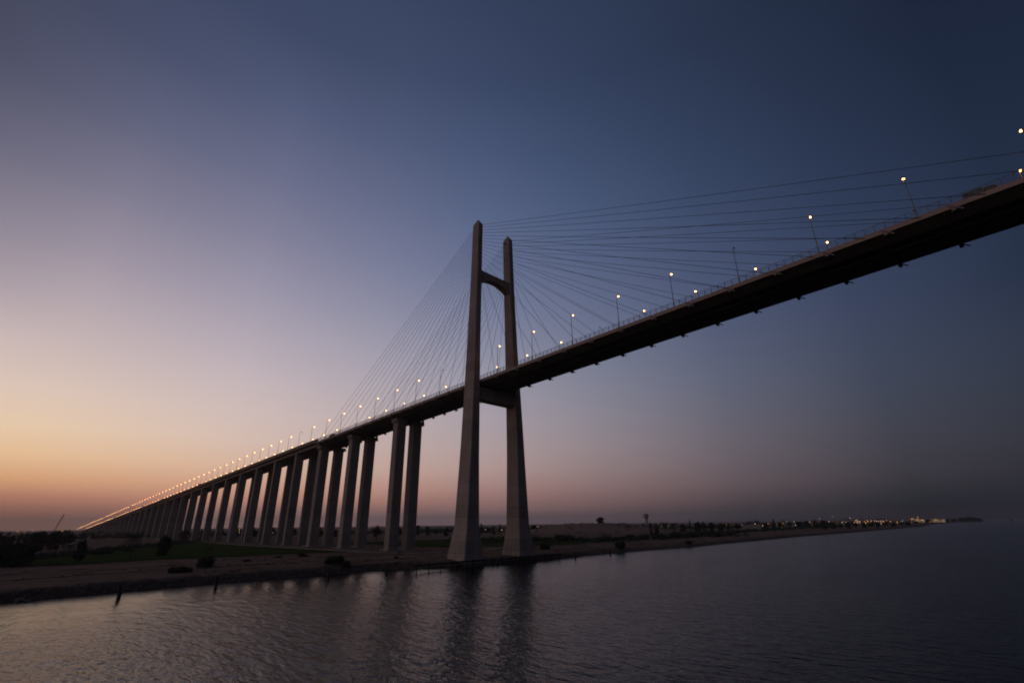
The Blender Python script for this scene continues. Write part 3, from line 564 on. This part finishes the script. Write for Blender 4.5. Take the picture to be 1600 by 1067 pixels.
for (x, y, h, wd), k, lab in zip(BUSH, ['bush','rustbush','rustbush','bush','bush','rustbush','bush','bush','bush','rustbush','rustbush','rustbush','rustbush','bush','rustbush'], [
    'big dark bush with thin bare shoots, left on the sandy bank', 'low brownish bush left of the big one with bare shoots', 'small brown bush, outermost of the group on the left bank',
    'largest dark rounded bush on the bank, in front of the twin piers', 'dark bush grown into the right side of the largest bush', 'reddish brown bush at the edge of the green field',
    'dark rounded bush just right of the pylon feet', 'dark bush hanging over the water right of the pylon', 'small dark bush at the waterline beyond the overhanging one', 'small low scrub left of the reddish bush',
    'low scrub on the sand between the field and the water', 'tiny scrub on the bank edge right of the largest bush', 'small scrub on the bank left of the pylon', 'low bush on the sand before the nearest twin piers', 'tiny scrub at the water edge right of the pylon']):
    if x > shore(y)-2: x = shore(y)-2.2
    plant(k, x, y, ground(x, y)+h, wd, lab, 'bushes on the sandy bank')
# far woodland: one hazy mass nobody could count
q = MB(); NB = [(-130,80)]+[(a, b) for a, b, _, _ in DUNEB]+[(-62,330),(-72,440),(-78,560),(-84,700),(-82,850),(-90,1000)]
WL = [(-760,-330),(-700,-120),(-660,20),(-570,200),(-430,430),(-310,610),(-200,800),(-150,980),(-160,1250),(-150,1700)]
for a, b in zip(WL, WL[1:]):
    for k in range(int(math.dist(a, b)/2.6)):
        f = rnd.random(); x = a[0]+(b[0]-a[0])*f+rnd.gauss(0,28); y = a[1]+(b[1]-a[1])*f+rnd.gauss(0,28); g = ground(x, y); h = (3.5+6.5*rnd.random()**1.6)*(1.+.35*noise.noise((x*.02,y*.02,3.))); R = 2.5+4*rnd.random()
        cl = [(x+rnd.gauss(0,R*.5), y+rnd.gauss(0,R*.5), g+h*(.15+.65*rnd.random()), R*.6, h*.22) for _ in range(6)]
        clumps(q, cl, 70, 1.1)
for a, b in zip(NB, NB[1:]):
    for k in range(int(math.dist(a, b)/1.3)):
        f = rnd.random(); x = a[0]+(b[0]-a[0])*f+rnd.gauss(0,7); y = a[1]+(b[1]-a[1])*f+rnd.gauss(0,7); g = ground(x, y)
        if x > shore(y)-6: continue
        h = 1.2+3.2*rnd.random()**1.8; R = 1.5+2.2*rnd.random()
        clumps(q, [(x+rnd.gauss(0,R*.5), y+rnd.gauss(0,R*.5), g+h*(.1+.6*rnd.random()), R*.6, h*.3) for _ in range(4)], 46, .6)
tag(q.build('woodland', M_leaf['dark']), 'hazy far wood along the horizon behind the bridge', 'woodland', kind='stuff')
# scattered scrub on the spoil bank
q = MB()
for k in range(160):
    x = -150+rnd.gauss(0,55); y = 262+rnd.gauss(0,34); g = ground(x, y)
    if g > 4.5 and noise.noise((x*.04, y*.04, 8.)) > -.05: clumps(q, [(x, y, g+.3, .9+rnd.random(), .5)], 26, .4)
tag(q.build('scrub', M_leaf['rust']), 'dry scrub dotted over the sandy ridge', 'scrub', kind='stuff')
# low scrub along the far edge of the field
q = MB()
for k in range(420):
    y = -150+128*rnd.random(); x = interp(y, [(-150,-120),(-130,-117),(-26,-330)])-2-abs(rnd.gauss(0,16)); g = ground(x, y); h = .8+2.2*rnd.random()**2; R = 1.2+2*rnd.random()
    clumps(q, [(x+rnd.gauss(0,R*.4), y+rnd.gauss(0,R*.4), g+h*.4, R*.7, h*.4) for _ in range(3)], 46, .45)
tag(q.build('scrub', M_leaf['dark']), 'low dark scrub along the far edge of the green field', 'scrub', kind='stuff')
# bare shoots rising from the big bush
q = MB(); bx, by = BUSH[0][0], BUSH[0][1]; bz = ground(bx, by)
for k in range(9):
    a = rnd.random()*6.28; r_ = .5+1.6*rnd.random(); hh = 7.5+4.5*rnd.random()
    q.tube([(bx+r_*math.cos(a)*.3, by+r_*math.sin(a)*.3, bz), (bx+r_*math.cos(a), by+r_*math.sin(a), bz+hh*.6), (bx+1.25*r_*math.cos(a)+.3, by+1.25*r_*math.sin(a), bz+hh)], [.05,.035,.012], 4)
    for j in range(5): leaf(q, (bx+1.2*r_*math.cos(a), by+1.2*r_*math.sin(a), bz+hh*(.75+.05*j)), .16)
tag(q.build('reed_clump', M_leaf['rust']), 'thin bare shoots standing up out of the big dark bush', 'reeds')
# dry tufts on the sand and stones at the waterline: past counting
q = MB()
for k in range(2600):
    y = -170+400*rnd.random(); x = shore(y)-4-55*rnd.random()**1.4; zg = ground(x, y)
    if noise.noise((x*.07, y*.05, 4.)) < .05: continue
    r_ = .1+.25*rnd.random()
    for j in range(5): leaf(q, (x+rnd.gauss(0,.3), y+rnd.gauss(0,.5), zg+r_*.6), r_)
tag(q.build('dry_grass', M_leaf['rust']), 'dry tufts scattered over the sandy bank', 'grass', kind='stuff')
q = MB()
for k in range(3800):
    y = -260+310*rnd.random(); d = -1.+3.2*rnd.random(); x = shore(y)-d; r_ = .14+.34*rnd.random()**2.5
    n_ = []
    for a in range(6): n_.append((x+r_*(.7+.5*rnd.random())*math.cos(a*1.047), y+r_*(.7+.5*rnd.random())*math.sin(a*1.047)))
    zg = ground(x, y)-.1; c_ = [(sum(p_[0] for p_ in n_)/6, sum(p_[1] for p_ in n_)/6)]
    q.loft([[(px, py, zg) for px, py in n_], [(px, py, zg+r_*.55) for px, py in n_], [(c_[0][0]+(px-c_[0][0])*.5, c_[0][1]+(py-c_[0][1])*.5, zg+r_*.9) for px, py in n_]])
tag(q.build('riprap_stones', mottled('bank_stone', (.06,.046,.037), (.16,.115,.09), .7, 1., 0.)), 'dark loose stones along the water edge', 'stones', kind='stuff')
q = MB(); q.ball((-4.6,-132.6,.0), 1.5, .9, .75, 9, 6); q.ball((-3.6,-131.5,-.05), .8, .7, .45, 8, 5)
tag(q.build('rock', M_timber), 'low dark rock lying in the water at the left edge', 'rock')
# mooring posts in the shallows
for i, (x, y, h, lean, lab) in enumerate([(3.8,-116.9,2.6,.12,'thick leaning wooden post in the water, leftmost'), (-.2,-96.7,2.6,.06,'wooden post in the water, second from the left'), (2.,-67.8,2.9,.05,'wooden post in the water, below the largest bush'),
    (3.6,-49.7,2.6,-.06,'wooden post in the water, right of the largest bush'), (8.4,-20.9,2.4,0,'post under the left end of the timber fender'), (9.,-6.3,2.2,.0,'post under the fender, between the pylon feet and the water'),
    (9.2,21.2,2.3,.0,'post under the right end of the timber fender'), (9.2,40.,2.4,.03,'post in the water, first right of the fender'), (9.3,66.8,2.4,-.03,'post in the water, farthest right along the bank')]):
    q = MB(); q.tube([(0,0,-3.), (lean*.3,-lean*.3,.6), (lean*h,-lean*h,h)], [.4,.38,.34], 10); q.tube([(lean*h,-lean*h,h-.02), (lean*h,-lean*h,h+.16)], [.37,.24], 10)
    for zz in (.9, 1.9): q.tube([(lean*zz,-lean*zz,zz-.09), (lean*zz,-lean*zz,zz+.09)], .43, 10)
    o = q.build('mooring_post', M_timber); o.location = (x, y, 0); tag(o, lab, 'mooring post', 'mooring posts along the bank')
q = MB(); q.box(7.55, 8.15, -43, 32, 1.75, 2.3); q.box(7.6, 8.1, -40, 30, .8, 1.15)
for k in range(16): q.box(7.3, 7.56, -41+4.8*k, -40.6+4.8*k, .2, 2.5)
tag(q.build('timber_fender', M_timber), 'long dark timber fender along the water in front of the pylon feet', 'fender')
# fence of thin posts behind the first piers
fn = empty('wire_fence', (-40, -30, 0)); tag(fn, 'low fence of thin posts and wires behind the bank, left of the pylon', 'fence')
FP = [(-78,-26),(-60,-22),(-44,-17),(-38,8),(-42,34),(-48,60)]; pts = []
for a, b in zip(FP, FP[1:]):
    k = int(math.dist(a, b)/2.6); pts += [(a[0]+(b[0]-a[0])*i/k, a[1]+(b[1]-a[1])*i/k) for i in range(k)]
for x, y in pts:
    q = MB(); g = ground(x, y); q.tube([(x+40,y+30,g-.3), (x+40,y+30,g+2.)], .07, 5); q.build('post', M_track if rnd.random() < .4 else M_pole, fn)
q = MB()
for zz in (.5, 1.1, 1.8): q.tube([(x+40, y+30, ground(x, y)+zz) for x, y in pts], .02, 3)
q.build('wire', M_pole, fn)
# water tower
wt = empty('water_tower', (-302., 640., ground(-302, 640))); tag(wt, 'mushroom-shaped water tower on the hazy horizon right of the sandy ridge', 'water tower')
q = MB(); q.tube([(0,0,-1),(0,0,17)], [2.5,2.3], 16); q.build('shaft', M_col, wt, True)
q = MB(); q.tube([(0,0,16.9),(0,0,20.),(0,0,24.3)], [2.4,4.2,4.5], 18); q.tube([(0,0,24.28),(0,0,25.4),(0,0,25.9)], [4.6,1.5,.3], 18); q.build('tank', M_col, wt, True)
# leaning lattice mast
lm = empty('lattice_mast', (-370.3, -113.7, ground(-370, -113.7))); tag(lm, 'thin leaning lattice mast above the trees on the left horizon', 'mast')
q = MB(); T_ = Vector((1.5, 4.6, 22.5)); U_ = [Vector((.5,.3,0)), Vector((-.5,.3,0)), Vector((0,-.55,0))]
for c_ in U_: q.tube([c_*1.3, c_*1.1+T_*.5, c_*.5+T_], .09, 5)
for k in range(16):
    f0, f1 = k/16, (k+1)/16
    for i in range(3): q.tube([U_[i]*(1.3-.8*f0)+T_*f0, U_[(i+1)%3]*(1.3-.8*f1)+T_*f1], .05, 4)
q.build('boom', M_dark, lm)
q = MB(); q.tube([T_, T_+Vector((.4,1.,-6))], .05, 4); q.box(-1.2,1.2,-1.2,1.2,-.5,.7); q.build('base', M_dark, lm)
# far lamps and lit buildings
LC = {'w': emit('white_light', (1.,.74,.48), 1.4), 'o': emit('sodium_light', (1.,.36,.08), 2.6), 'y': emit('amber_light', (1.,.6,.2), 2.8)}
WORD = {'w': 'white', 'o': 'orange', 'y': 'amber'}
M_wall = [mottled('plaster_sand', (.2,.16,.13), (.27,.22,.18), .6), mottled('plaster_grey', (.15,.14,.14), (.2,.19,.19), .6), mottled('brick_dull', (.15,.10,.08), (.2,.14,.11), .6)]
def far_lamp(x, y, z, c, lab, group):
    g = ground(x, y); o = empty('street_lamp', (x, y, g)); d = math.dist((x, y), (149, -138)); r_ = min(1.5, max(.26, d*.00046))
    q = MB(); q.tube([(0,0,-.2),(0,0,z-g-.25)], [.14,.09], 5); q.tube([(0,0,z-g-.3),(.5,-.5,z-g+.1+r_*.7)], .06, 4); q.build('pole', M_pole, o)
    q = MB(); q.ball((.0,-.0,z-g), r_, r_, r_*.7, 8, 6); q.build('lamp_glass', LC[c], o, True)
    tag(o, lab, 'street lamp', group)
def house(x, y, w_, d_, h, rz, wallm, wins, lab, group, stair=True):
    g = ground(x, y); o = empty('house', (x, y, g), rz)
    q = MB(); q.box(-w_/2, w_/2, -d_/2, d_/2, -1, h); q.build('wall', wallm, o)
    q = MB(); q.box(-w_/2-.15, w_/2+.15, -d_/2-.15, d_/2+.15, h, h+.28)
    for a in ((-w_/2-.15,-w_/2+.1,-d_/2-.15,d_/2+.15),(w_/2-.1,w_/2+.15,-d_/2-.15,d_/2+.15),(-w_/2+.1,w_/2-.1,-d_/2-.15,-d_/2+.1),(-w_/2+.1,w_/2-.1,d_/2-.1,d_/2+.15)): q.box(*a, h+.28, h+.9)
    rf = q.build('roof', wallm, o)
    if stair: q = MB(); q.box(w_*.1, w_*.1+2.6, -1.5, 1.5, h+.28, h+2.7); q.build('stair_head', wallm, rf)
    n = max(2, int(w_/3.4)); fl = max(1, int(h/3.1))
    for i in range(n):
        for j in range(fl):
            cx = -w_/2+(i+.5)*w_/n; cz = 1.2+3.1*j; lit = rnd.random() < wins
            q = MB(); q.box(cx-.6, cx+.6, -d_/2-.06, -d_/2+.1, cz, cz+1.3); wo_ = q.build('window', M_white, o)
            q = MB(); q.box(cx-.5, cx+.5, -d_/2-.09, -d_/2-.058, cz+.1, cz+1.2); q.build('pane', M_winlit[rnd.randrange(2)] if lit else M_glass, wo_)
    return tag(o, lab, 'house', group)
M_winlit = [emit('window_light_amber', (1.,.55,.2), 1.6), emit('window_light_white', (1.,.8,.5), 1.3)]
cnt = {}
for i, (x, y, z, c) in enumerate(LIGHTS):
    if x < -180 or (y < 60): where, grp = 'in the dark behind the bridge piers and pylon', 'lamps behind the bridge'
    elif y < 300: where, grp = 'under the palms right of the sandy ridge', 'lamps right of the ridge'
    elif y < 1000: where, grp = 'among the trees left of the town', 'lamps left of the town'
    elif y < 2600: where, grp = 'in the lit town on the right bank', 'lamps of the town'
    else: where, grp = 'on the low far point at the right', 'lamps on the far point'
    if -480 < x and y < 0 and x < -445: where, grp = 'low on the left horizon', 'lamps on the left horizon'
    cnt[(grp, c)] = cnt.get((grp, c), 0)+1
    far_lamp(x, y, z, c, f'{WORD[c]} lamp {where}, {ordw(cnt[(grp, c)])} of its colour', grp)
HS = [(-82,505,20,9,6.2,'long flat-roofed grey building among trees right of the palms'),(-96,560,12,10,9.4,'three-storey house left of the amber lamp on the bank'),(-110,640,14,10,6.2,'low house with a dark roof beside the big amber lamp'),(-108,700,11,9,9.4,'plain sand-coloured house behind the bank trees'),(-118,790,15,10,6.2,'wide low house before the first town lamps'),
    (-104,870,12,10,9.4,'tall house at the left end of the town'),(-88,960,16,11,9.4,'broad house among the first town lights'),(-96,1060,13,10,12.5,'four-storey house with lit windows in the town'),(-80,1150,18,10,6.2,'low wide house behind the town lamps'),(-105,1240,14,11,12.5,'tall block behind the orange town lamps'),(-84,1350,20,10,9.4,'wide block in the middle of the town'),
    (-104,1480,18,12,12.5,'tall grey block right of the middle of the town'),(-90,1640,22,12,9.4,'long block towards the right end of the town'),(-70,1420,12,8,6.2,'pale lit hut near the shore at the right end of the town'),(-84,2090,60,14,9.4,'very long lit building at the right end of the town'),(-118,2240,26,14,15.6,'tall building with an orange light on top, right end of the town'),(-70,2290,70,14,9.4,'long row building with a string of amber windows, far right')]
for i, (x, y, w_, d_, h, lab) in enumerate(HS):
    house(x, y, w_, d_, h, RAD(18+rnd.random()*10), M_wall[i % 3], .12 if i < 7 else .3 if i < 14 else .6, lab, 'houses of the town on the bank', i < 14)
# ship far down the canal
sh = empty('ship', (132.7, 3461., 0), RAD(90)); sh.scale = (.55,.55,.55); tag(sh, 'distant ship with a few lights on the dark water at the right edge', 'ship')
q = MB(); q.loft([[(-60,-8,-2),(52,-8,-2),(64,0,-2),(52,8,-2),(-60,8,-2)], [(-62,-9,8),(56,-9,8),(72,0,9),(56,9,8),(-62,9,8)]]); q.build('hull', M_dark, sh)
q = MB(); q.box(-56,-42,-8,8,8,22); q.box(-54,-46,-9.5,9.5,22,25); q.box(-58,-54.5,-2,2,8,27); q.build('superstructure', M_barrier, sh)
q = MB(); q.tube([(-50,0,25),(-50,0,34)], [.4,.2], 6); q.tube([(60,0,9),(60,0,24)], [.4,.2], 6); q.build('mast', M_dark, sh)
q = MB(); q.ball((-50,0,34), 1.3,1.3,1.3); q.ball((60,0,24), 1.2,1.2,1.2); q.ball((-48,-8.8,20), 1.1,1.1,1.1); q.ball((40,-9.5,9.), 1.,1.,1.); q.build('ship_light', emit('ship_light', (1.,.5,.25), 1.2), sh)

# ------------------------------------------------------------------ dusk haze
bm_ = MB(); bm_.box(-11400, 11400, -11300, 11300, -20, 175)
m = bpy.data.materials.new('haze_air'); m.use_nodes = True; t = m.node_tree; t.nodes.clear()
pv = N(t, 'ShaderNodeVolumePrincipled'); pv.inputs['Color'].default_value = (.86,.82,.84,1); pv.inputs['Anisotropy'].default_value = .5; pv.inputs['Density'].default_value = HAZE
o_ = N(t, 'ShaderNodeOutputMaterial'); t.links.new(pv.outputs[0], o_.inputs['Volume'])
tag(bm_.build('haze', m), 'thin dusk haze over the canal and its bank', 'haze', kind='stuff')
